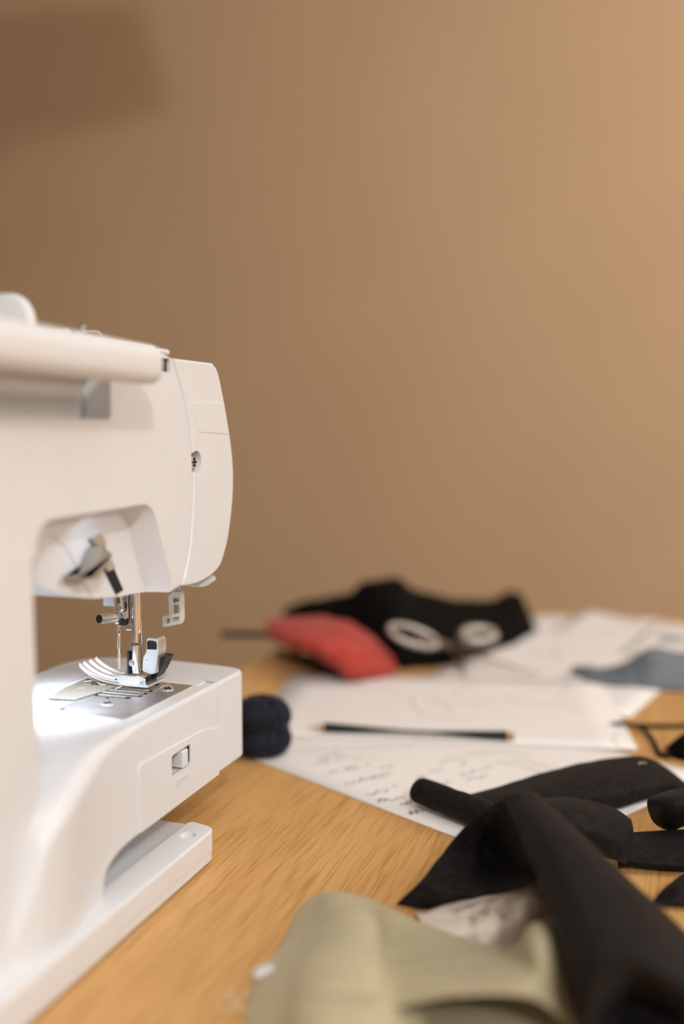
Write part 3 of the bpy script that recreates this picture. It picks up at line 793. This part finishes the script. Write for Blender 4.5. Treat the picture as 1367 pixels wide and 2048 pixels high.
# ---------------------------------------------------------------- navy yarn
yc = onz(524, 1507, 0.05)
ys = root('yarn_ball', 'navy blue ball of yarn behind the end of the sewing machine', 'yarn', (yc.x, yc.y, 0.05))
bm = bmesh.new()
bprof = [(0.0, 1.2), (0.25, 1.7), (0.7, 2.0), (1.2, 2.08), (1.65, 1.95), (1.95, 1.84), (2.25, 1.92), (2.7, 2.08), (3.2, 1.98), (3.65, 1.65), (4.0, 1.1), (4.15, 0.4)]
lathe(bm, (yc.x, yc.y, 0.05), (0, 0, 1), bprof, 48)
mk('yarn_core', bm, M['yarn'], ys, ang=80)
bm = bmesh.new(); ry = random.Random(5)
for k in range(64):
    a = k / 64 * 2 * PI + ry.uniform(-.04, .04)
    pts = []
    sw = ry.uniform(-.25, .25)
    for h, r in bprof:
        pts.append((yc.x + (r + 0.03) * math.cos(a + sw * h / 4), yc.y + (r + 0.03) * math.sin(a + sw * h / 4), 0.12 + h))
    tube(bm, crs(pts, 22), ry.uniform(.07, .11), 6)
mk('yarn_strands', bm, M['yarn'], ys, ang=80)
bm = bmesh.new()
for k in range(130):
    a = ry.uniform(0, 2 * PI); h, r = bprof[ry.randrange(2, 11)]
    p = Vector((yc.x + (r + .08) * math.cos(a), yc.y + (r + .08) * math.sin(a), .1 + h)); o = Vector((math.cos(a), math.sin(a), ry.uniform(-.3, .9)))
    tube(bm, [p, p + o * .12 + Vector((0, 0, .05)), p + o * ry.uniform(.2, .34)], 0.008, 4)
mk('yarn_fuzz', bm, M['fuzz'], ys, kind='stuff')

# ---------------------------------------------------------------- heaps of cloth (loft of cross sections)
def heap(cols, nu=26, nv=70, wr=0.25, wf=0.35, seed=1):
    """cols: (px, ytop, ztop, ybot, zbot, back depth) -> closed lofted pile"""
    rows = [[], [], [], [], [], []]
    for px, yt, zt, yb, zb, bk in cols:
        t = onz(px, yt, zt); b = onz(px, yb, zb)
        fw = Vector((b.x - t.x, b.y - t.y, 0))
        fw = fw.normalized() if fw.length > 0.01 else Vector((0, -1, 0))
        bkp = t - fw * bk; 
        rows[0].append(Vector((bkp.x, bkp.y, 0.05)))
        rows[1].append(t - fw * bk * 0.55 + Vector((0, 0, -zt * 0.22)))
        rows[2].append(t)
        rows[3].append(t * 0.6 + b * 0.4 + Vector((0, 0, (zt - zb) * 0.12)))
        rows[4].append(t * 0.2 + b * 0.8 + Vector((0, 0, (zt - zb) * 0.10)))
        rows[5].append(b)
    bm = bmesh.new(); grid(bm, rows, nu, nv, wr, wf, seed)
    return bm
bh = heap([(566, 1222, 1.2, 1262, 0.1, 4), (600, 1209, 2.6, 1272, 0.1, 6), (650, 1197, 3.6, 1278, 0.1, 8), (700, 1188, 4.6, 1288, 0.1, 9), (722, 1167, 6.3, 1296, 0.1, 9), (760, 1160, 6.8, 1316, 0.1, 9), (800, 1160, 6.6, 1338, 0.1, 9), (828, 1182, 5.0, 1336, 0.1, 9),
           (880, 1196, 4.0, 1333, 0.1, 8), (930, 1203, 3.2, 1322, 0.1, 7), (985, 1202, 2.8, 1303, 0.1, 6), (1008, 1186, 3.4, 1294, 0.1, 5), (1040, 1190, 3.2, 1284, 0.1, 5), (1058, 1226, 1.6, 1272, 0.1, 3), (1074, 1262, 0.25, 1266, 0.1, 1)])
cloth(mk('black_cloth_heap', bh, M['heap_cloth'], ang=80, label='crumpled black cloth heap at the table end behind the red fabric', cat='fabric'), 0.1, 1)
scb = heap([(552, 1298, .4, 1306, .1, 1), (590, 1304, .7, 1322, .1, 1.5), (640, 1318, 1.0, 1338, 0.1, 2), (660, 1325, 1.2, 1352, 0.1, 2.5), (700, 1335, 1.0, 1352, 0.1, 2.5), (735, 1344, 0.5, 1352, 0.1, 1.5)], 10, 16, 0.08, 0.8, 4)  # left end stretched to stand in for the shade below the red fabric
cloth(mk('black_fabric_scrap', scb, M['black_cloth'], ang=80, label='small black scrap peeking out under the near edge of the red fabric, left end standing in for shade', cat='fabric'), 0.08)
# dark rod sticking out past the table edge
r0_, r1_ = onz(441, 1268, 3.0), onz(640, 1272, 3.0)
mk('black_rod', TUBE([r0_, r0_ + (r1_ - r0_) * .02, r1_], [0.25, 0.33, 0.33], 12), M['dark'], label='thin black rod sticking out to the left from under the red fabric', cat='rod')
# red cloth: curved sheet
def PZ(rows): return [[onz(x, y, z) for x, y, z in r] for r in rows]
bm = bmesh.new()
grid(bm, PZ([[(528, 1240, 3.6), (600, 1233, 4.2), (665, 1236, 4.2), (715, 1252, 3.6), (758, 1282, 2.4), (788, 1318, 1.0), (800, 1338, 0.3)],
             [(530, 1256, 3.5), (600, 1258, 4.5), (660, 1268, 4.4), (710, 1288, 3.7), (745, 1312, 2.5), (770, 1330, 1.3), (790, 1345, 0.3)],
             [(540, 1272, 3.2), (590, 1284, 3.8), (640, 1302, 3.4), (690, 1322, 2.5), (725, 1338, 1.6), (750, 1346, 0.9), (775, 1350, 0.25)],
             [(556, 1284, 2.6), (596, 1300, 2.6), (640, 1322, 2.0), (680, 1345, 1.2), (705, 1357, 0.6), (730, 1358, 0.3), (760, 1352, 0.15)]]), 24, 40, 0.42, 0.42, 2)
rd = mk('red_fabric', bm, M['red_cloth'], ang=80, label='crumpled red fabric in front of the black cloth heap', cat='fabric'); cloth(rd, 0.12)
bd = heap([(1146, 1333, 0.9, 1346, 0.25, 1.0), (1172, 1331, 1.1, 1358, 0.25, 1.5), (1205, 1338, 0.8, 1368, 0.25, 2), (1245, 1330, 1.4, 1372, 0.25, 3), (1268, 1313, 2.2, 1374, 0.1, 4), (1295, 1300, 2.9, 1378, 0.1, 5), (1325, 1299, 3.0, 1381, 0.1, 5), (1365, 1307, 2.7, 1382, 0.1, 5), (1410, 1312, 2.3, 1384, 0.1, 5), (1450, 1330, 0.4, 1380, 0.1, 2)], 20, 40, 0.14, 0.5, 6)
dn = mk('denim_scrap', bd, M['denim'], ang=80, label='blue-grey frayed fabric scrap on the papers at the right', cat='fabric'); cloth(dn, 0.08)
# grey pen
g0, g1 = onz(1318, 1274, 0.6), onz(1450, 1284, 0.6)
gp = root('pen', 'grey pen on the sheet at the far right', 'pen', tuple((g0 + g1) / 2 - Vector((0, 0, .32))))
mk('barrel', TUBE([g0, g0 + (g1 - g0) * .9], 0.35, 14), M['grey_pen'], gp)
mk('pen_cap', TUBE([g0 + (g1 - g0) * .88, g1], 0.38, 14), M['dark'], gp)

# ---------------------------------------------------------------- scissors
piv = onz(905, 1299, 1.3)
so = root('scissors', 'silver scissors lying open with handles on the black heap', 'scissors', tuple(piv - Vector((0, 0, .4))))
RIGHT, FWD = Vector((cy, sy, 0)), Vector((-sy, cy, 0))
def blade(tip, loopc, z_h, rx, ry_, zt, off, rt, tilt):
    t = onz(*tip, zt); lc = onz(*loopc, z_h)
    dirb = (t - piv).normalized(); side = dirb.cross(Vector((0, 0, 1))).normalized()
    b = bmesh.new()
    n = 10
    L = (t - piv).length
    pr_ = []
    for k in range(n + 1):
        f = k / n
        c = piv + (t - piv) * f + Vector((0, 0, off))
        w = 0.75 * (1 - f) ** 0.8 + 0.06
        pr_.append([b.verts.new(c + side * w * .5 + Vector((0, 0, .02))), b.verts.new(c - side * w * .5), b.verts.new(c - side * w * .5 + Vector((0, 0, .12))), b.verts.new(c + side * w * .5 + Vector((0, 0, .14)))])
    for x, y in zip(pr_, pr_[1:]):
        for j in range(4): b.faces.new((x[j], x[(j + 1) % 4], y[(j + 1) % 4], y[j]))
    b.faces.new(pr_[0][::-1]); b.faces.new(pr_[-1])
    mk('blade', b, M['scissor_steel'], so)
    b = bmesh.new()
    ax_ = (lc - piv).normalized(); sd = ax_.cross(Vector((0, 0, 1))).normalized(); up = sd.cross(ax_)
    ringp = []
    for k in range(33):
        a = k / 32 * 2 * PI
        ringp.append(lc + (RIGHT + Vector((0, 0, tilt))) * rx * math.cos(a) + (FWD * .75 + Vector((0, 0, .66))) * ry_ * math.sin(a))
    tube(b, ringp, rt, 10, caps=False)
    tube(b, crs([piv + Vector((0, 0, off)), piv * .5 + (lc - ax_ * ry_) * .5 + Vector((0, 0, .1)), lc - ax_ * ry_], 10), [0.5 - 0.01 * k for k in range(10)], 10)
    mk('handle', b, M['handle_steel'], so)
blade((1076, 1353), (826, 1272), 4.3, 2.3, 1.0, 0.3, 0.1, 0.33, -.30)
blade((932, 1354), (956, 1270), 3.6, 1.6, 0.8, 0.3, -0.08, 0.5, 0)
mk('pivot_screw', LATHE(piv + Vector((0, 0, .1)), (0, 0, 1), [(0, 0.5), (.3, .5), (.4, .35)], 20), M['chrome'], so)

# ---------------------------------------------------------------- black cord and bundle at the right
cb = bmesh.new()
pts = [onz(1222, 1446, .35), onz(1270, 1450, .25), onz(1320, 1452, .25), onz(1380, 1450, .25), onz(1460, 1440, .25)]
tube(cb, crs(pts, 30), 0.17, 8)
pts = [onz(1272, 1451, .4), onz(1290, 1462, .3), onz(1305, 1480, .22), onz(1316, 1503, .22), onz(1330, 1512, .22), onz(1350, 1502, .3), onz(1375, 1484, .6)]
tube(cb, crs(pts, 40), 0.17, 8)
mk('elastic_cord', cb, M['black_cloth'], label='thin black cord looping over bare wood at the right edge', cat='cord')
bb = heap([(1335, 1497, .5, 1508, .1, 1), (1350, 1482, 1.2, 1516, .1, 2), (1375, 1465, 2.0, 1522, .1, 2.5), (1420, 1455, 2.3, 1526, .1, 3), (1470, 1470, 1.2, 1526, .1, 2)], 14, 20, .12, .8, 9)
cloth(mk('black_bundle', bb, M['heap_cloth'], ang=80, label='small black cloth bundle at the right edge where the cord ends', cat='fabric'), .08)

# ---------------------------------------------------------------- black cloths in front
# flat strip with a rolled end
st = root('black_fabric_strip', 'black fabric strip with a rolled left end lying over the handwritten sheet', 'fabric', tuple(onz(1080, 1590, 0)))
bm = bmesh.new()
grid(bm, PZ([[(935, 1590, .5), (1000, 1573, .8), (1080, 1547, 1.2), (1165, 1526, 1.5), (1235, 1515, 1.6), (1285, 1513, 1.5), (1320, 1527, 1.0), (1372, 1568, .5)],
             [(950, 1600, .9), (1010, 1590, 1.3), (1090, 1570, 1.7), (1165, 1548, 1.9), (1235, 1538, 1.9), (1290, 1537, 1.7), (1325, 1547, 1.3), (1372, 1573, .8)],
             [(960, 1620, 1.0), (1020, 1612, 1.4), (1095, 1600, 1.7), (1165, 1588, 1.8), (1230, 1578, 1.7), (1290, 1568, 1.5), (1330, 1567, 1.2), (1374, 1577, .8)],
             [(970, 1650, .3), (1030, 1640, .4), (1100, 1632, .5), (1165, 1625, .6), (1228, 1619, .6), (1285, 1600, .6), (1330, 1588, .5), (1376, 1581, .4)]]), 18, 44, .06, .9, 3)
cloth(mk('strip', bm, M['black_cloth'], st, ang=80), .12)
bm = bmesh.new()
ra, rb_ = onz(834, 1582, 0.95), onz(985, 1640, 0.95)
ax_ = (rb_ - ra).normalized(); sd = Vector((-ax_.y, ax_.x, 0))
V = []
for i in range(26):
    row = []
    for k in range(40):
        a = k / 39 * 2 * PI * 1.55
        r = 0.95 - 0.035 * k / 39 * 8 + 0.05 * noise.noise(Vector((i * .3, k * .2, 2)))
        e = 0.12 * math.sin(a) if i == 0 else 0
        rr = r * (0.86 if i == 0 else 1.0 if i < 18 else 1.0)
        row.append(bm.verts.new(ra + (rb_ - ra) * (i / 25) + ax_ * e + sd * rr * math.cos(a) + Vector((0, 0, rr * math.sin(a) * 0.92 + 0.05))))
    V.append(row)
for i in range(25):
    for k in range(39): bm.faces.new((V[i][k], V[i][k + 1], V[i + 1][k + 1], V[i + 1][k]))
# closed soft end
endc = bm.verts.new(ra + ax_ * 0.15 + Vector((0, 0, .05)))
for k in range(26): bm.faces.new((V[0][k], endc, V[0][k + 1]))
cloth(mk('rolled_end', bm, M['black_cloth'], st, ang=80), .06)
q = onz(1283, 1527, 1.9)
bm = bmesh.new()
for k in range(9):
    a = rnd.uniform(0, 2 * PI); tube(bm, [q, q + Vector((math.cos(a) * .15, math.sin(a) * .15, .08)), q + Vector((math.cos(a) * .26, math.sin(a) * .26, rnd.uniform(-.02, .12)))], .018, 5)
mk('lint', bm, M['thread'], st, label='pale tuft of lint')

# tented cloth
tc_ = root('black_draped_cloth', 'large black cloth folded into a peak, running to the lower right corner', 'fabric', tuple(onz(1080, 1760, 0)))
Lx = [(1022, 1592, 5.3), (1054, 1650, 5.2), (1084, 1712, 5.0), (1100, 1757, 4.7)]
bm = bmesh.new()
# left flap: fan from ridge to outer lower edge
outer = [(790, 1812, 0.3), (860, 1818, 0.3), (960, 1795, 0.5), (1062, 1762, 3.0)]
topc_ = [(896, 1692, 2.6), (940, 1730, 1.6), (1000, 1752, 1.4), (1072, 1757, 2.6)]
q1 = [(950, 1630, 4.3), (990, 1690, 2.4), (1036, 1733, 2.2), (1084, 1757, 3.2)]
q3 = [(840, 1760, 1.6), (900, 1782, 1.4), (980, 1783, 1.6), (1066, 1760, 3.7)]
grid(bm, PZ([[outer[i], q3[i], topc_[i], q1[i], Lx[i]] for i in range(4)]), 24, 30, .07, .7, 5)
# band over the ridge
grid(bm, PZ([[(1002, 1592, 5.6), (1035, 1585, 5.9), (1072, 1590, 5.6), (1100, 1620, 4.4), (1115, 1660, 2.5)],
             [(1030, 1650, 5.5), (1070, 1640, 6.1), (1120, 1640, 5.8), (1170, 1680, 4.2), (1200, 1730, 2.0)],
             [(1058, 1712, 5.3), (1110, 1700, 6.0), (1180, 1700, 5.6), (1240, 1745, 3.8), (1280, 1800, 1.4)],
             [(1092, 1800, 4.8), (1150, 1780, 5.7), (1235, 1765, 5.3), (1310, 1810, 3.3), (1360, 1870, 1.0)],
             [(1125, 1900, 4.4), (1180, 1862, 5.4), (1285, 1830, 5.0), (1370, 1870, 3.0), (1430, 1930, .8)],
             [(1150, 1975, 4.0), (1200, 1918, 5.1), (1300, 1885, 4.9), (1420, 1935, 3.0), (1500, 2000, .6)],
             [(1166, 2030, 3.2), (1198, 1952, 4.8), (1268, 1926, 5.0), (1370, 1975, 3.6), (1520, 2060, .5)],
             [(1180, 2066, 2.0), (1204, 1985, 3.4), (1266, 1958, 3.4), (1366, 2010, 2.2), (1520, 2090, .4)],
             [(1190, 2090, .6), (1215, 2030, 1.0), (1270, 2010, .8), (1370, 2060, .5), (1540, 2130, .3)],
             [(1200, 2140, .2), (1260, 2120, .4), (1290, 2110, .4), (1420, 2150, .3), (1600, 2200, .2)]]), 80, 30, .08, .5, 8)
# lobe folding behind the ridge
grid(bm, PZ([[(1060, 1600, 4.6), (1110, 1595, 4.2), (1170, 1600, 3.7), (1230, 1617, 3.2), (1262, 1640, 2.6)],
             [(1080, 1610, 4.9), (1130, 1615, 4.4), (1180, 1625, 3.9), (1232, 1640, 3.2), (1266, 1660, 2.4)],
             [(1110, 1650, 4.0), (1150, 1655, 3.7), (1195, 1668, 3.1), (1235, 1682, 2.4), (1264, 1690, 1.6)],
             [(1140, 1700, 2.2), (1175, 1705, 2.0), (1210, 1715, 1.6), (1240, 1725, 1.1), (1250, 1728, .7)]]), 22, 26, .06, .8, 12)
cloth(mk('drape', bm, M['black_cloth'], tc_, ang=80), .12)
# curled loop and flat strip at right edge
bm = bmesh.new()
grid(bm, PZ([[(1300, 1596, 2.2), (1340, 1580, 2.7), (1375, 1574, 2.9), (1440, 1565, 3.0)],
             [(1294, 1602, 2.2), (1330, 1598, 3.1), (1375, 1598, 3.2), (1440, 1590, 3.2)],
             [(1296, 1622, 1.6), (1328, 1625, 2.4), (1375, 1622, 2.6), (1440, 1615, 2.6)],
             [(1308, 1645, .9), (1335, 1650, 1.3), (1375, 1645, 1.6), (1440, 1635, 1.6)],
             [(1325, 1658, .35), (1345, 1660, .4), (1375, 1648, .6), (1440, 1640, .6)]]), 22, 20, .04, .8, 15)
cloth(mk('black_curled_cloth', bm, M['black_cloth'], ang=80, label='curled black fabric edge at the right, above the flat black strip', cat='fabric'), .1)
bm = bmesh.new()
grid(bm, PZ([[(1235, 1672, .3), (1262, 1665, .5), (1310, 1662, .5), (1375, 1658, .5), (1450, 1655, .5)],
             [(1235, 1695, .7), (1262, 1690, .9), (1310, 1690, .9), (1375, 1690, .9), (1450, 1690, .9)],
             [(1235, 1725, .6), (1262, 1722, .7), (1310, 1724, .7), (1375, 1726, .7), (1450, 1726, .7)],
             [(1235, 1736, .2), (1262, 1734, .2), (1310, 1738, .2), (1375, 1742, .2), (1450, 1745, .2)]]), 14, 20, .04, .8, 16)
cloth(mk('black_flat_strip', bm, M['black_cloth'], ang=80, label='flat black fabric strip at the right edge under the curled edge', cat='fabric'), .1)
bm = bmesh.new()
grid(bm, PZ([[(1345, 1765, .2), (1367, 1748, .5), (1400, 1740, .6), (1480, 1735, .6)],
             [(1320, 1785, .4), (1355, 1775, .9), (1400, 1770, .9), (1480, 1765, .9)],
             [(1300, 1810, .2), (1350, 1810, .3), (1400, 1810, .3), (1480, 1810, .3)]]), 10, 14, .04, .8, 17)
cloth(mk('black_fabric_scrap', bm, M['black_cloth'], ang=80, label='black scrap at the right edge below the flat black strip', cat='fabric'), .1)

# pale patterned cloth under the black fold
bm = bmesh.new()
grid(bm, PZ([[(830, 1828, .2), (900, 1806, .6), (980, 1785, 1.2), (1050, 1762, 2.2), (1090, 1755, 2.6), (1130, 1760, 2.4)],
             [(840, 1846, .5), (910, 1828, 1.0), (985, 1815, 1.6), (1050, 1800, 2.3), (1090, 1798, 2.0), (1130, 1800, 1.5)],
             [(870, 1875, .5), (930, 1862, .9), (990, 1850, 1.3), (1045, 1840, 1.8), (1080, 1840, 1.4), (1130, 1840, .9)],
             [(900, 1905, .2), (950, 1900, .3), (1000, 1895, .4), (1045, 1890, .5), (1080, 1885, .4), (1130, 1880, .3)]]), 24, 40, .10, .9, 21)
cloth(mk('patterned_fabric', bm, M['lace'], ang=80, label='pale beige patterned fabric between the black fold and the olive fabric', cat='fabric'), .06)

# olive cloth nearest the camera
gr = root('olive_fabric', 'crumpled olive green fabric nearest the camera at the bottom', 'fabric', tuple(onz(840, 2000, 0)))
bm = bmesh.new()
grid(bm, PZ([[(594, 1822, .2), (622, 1796, 1.2), (656, 1781, 2.0), (715, 1790, 2.3), (790, 1822, 1.5), (880, 1862, 1.0), (980, 1890, 1.0), (1030, 1890, 1.5), (1058, 1853, 3.4), (1092, 1847, 3.6), (1118, 1868, 1.4)],
             [(576, 1866, .2), (624, 1845, 1.5), (676, 1838, 2.9), (738, 1836, 3.1), (784, 1862, 1.5), (890, 1892, 1.5), (985, 1912, 1.9), (1036, 1910, 2.4), (1064, 1884, 4.1), (1102, 1884, 3.8), (1132, 1910, 1.0)],
             [(550, 1905, .2), (600, 1895, 1.6), (652, 1885, 3.2), (742, 1880, 3.4), (782, 1905, 1.8), (900, 1925, 2.3), (990, 1935, 2.8), (1046, 1930, 3.2), (1085, 1922, 4.1), (1118, 1930, 2.9), (1148, 1957, .5)],
             [(518, 1945, .2), (576, 1940, 1.7), (632, 1935, 3.3), (744, 1932, 3.5), (786, 1955, 2.3), (900, 1965, 3.0), (985, 1962, 3.4), (1050, 1965, 3.5), (1095, 1970, 3.2), (1134, 1990, 1.9), (1164, 2012, .3)],
             [(502, 1995, .2), (562, 1995, 1.6), (622, 1992, 3.2), (742, 1998, 3.3), (788, 2014, 2.6), (890, 1994, 3.3), (970, 1984, 3.6), (1035, 1990, 3.5), (1090, 2010, 2.8), (1138, 2052, 1.4), (1180, 2068, .2)]]), 44, 90, .07, .6, 31)
gc = cloth(mk('upper_layer', bm, M['green_cloth'], gr, ang=80), .12)
bm = bmesh.new()
grid(bm, PZ([[(500, 1990, .2), (560, 1990, 1.5), (620, 1988, 3.1), (740, 1994, 3.2), (790, 2012, 2.5), (850, 2030, 1.8)],
             [(492, 2040, .2), (554, 2045, 1.4), (618, 2045, 2.9), (740, 2052, 3.0), (790, 2070, 2.2), (850, 2085, 1.4)],
             [(480, 2110, .2), (550, 2125, .8), (620, 2130, 1.8), (740, 2140, 1.9), (790, 2140, 1.2), (850, 2150, .6)]]), 18, 36, .04, .5, 33)
cloth(mk('front_fold', bm, M['green_cloth'], gr, ang=80), .12)
bm = bmesh.new()
grid(bm, PZ([[(560, 1960, .15), (760, 1950, .2), (960, 1950, .2), (1060, 1960, .2), (1100, 1975, .15)],
             [(520, 2060, .15), (760, 2060, .5), (960, 2060, .7), (1070, 2060, .5), (1125, 2066, .15)],
             [(500, 2200, .15), (760, 2200, .3), (960, 2200, .4), (1080, 2200, .3), (1150, 2200, .15)]]), 14, 30, .05, .5, 34)
cloth(mk('lower_layer', bm, M['green_cloth'], gr, ang=80), .12)
bm = bmesh.new()
grid(bm, PZ([[(503, 1946, .7), (522, 1930, .9), (545, 1925, .9)], [(510, 1957, .8), (525, 1942, 1.0), (548, 1936, 1.0)], [(518, 1962, .6), (530, 1952, .8), (550, 1946, .8)]]), 8, 8, .02, 1, 35)
cloth(mk('lining', bm, M['lining'], gr, ang=80, label='pale lining corner'), .06)
bm = bmesh.new()
for k in range(9):
    q = onz(rnd.uniform(440, 520), rnd.uniform(1985, 2030), .1)
    tube(bm, crs([q, q + Vector((rnd.uniform(-.4, .4), rnd.uniform(-.4, .4), .25)), q + Vector((rnd.uniform(-.8, .8), rnd.uniform(-.6, .6), .08)), q + Vector((rnd.uniform(-1, 1), rnd.uniform(-.6, .6), .03))], 14), .015, 5)
mk('loose_threads', bm, M['thread'], gr, label='pale frayed threads', kind='stuff')
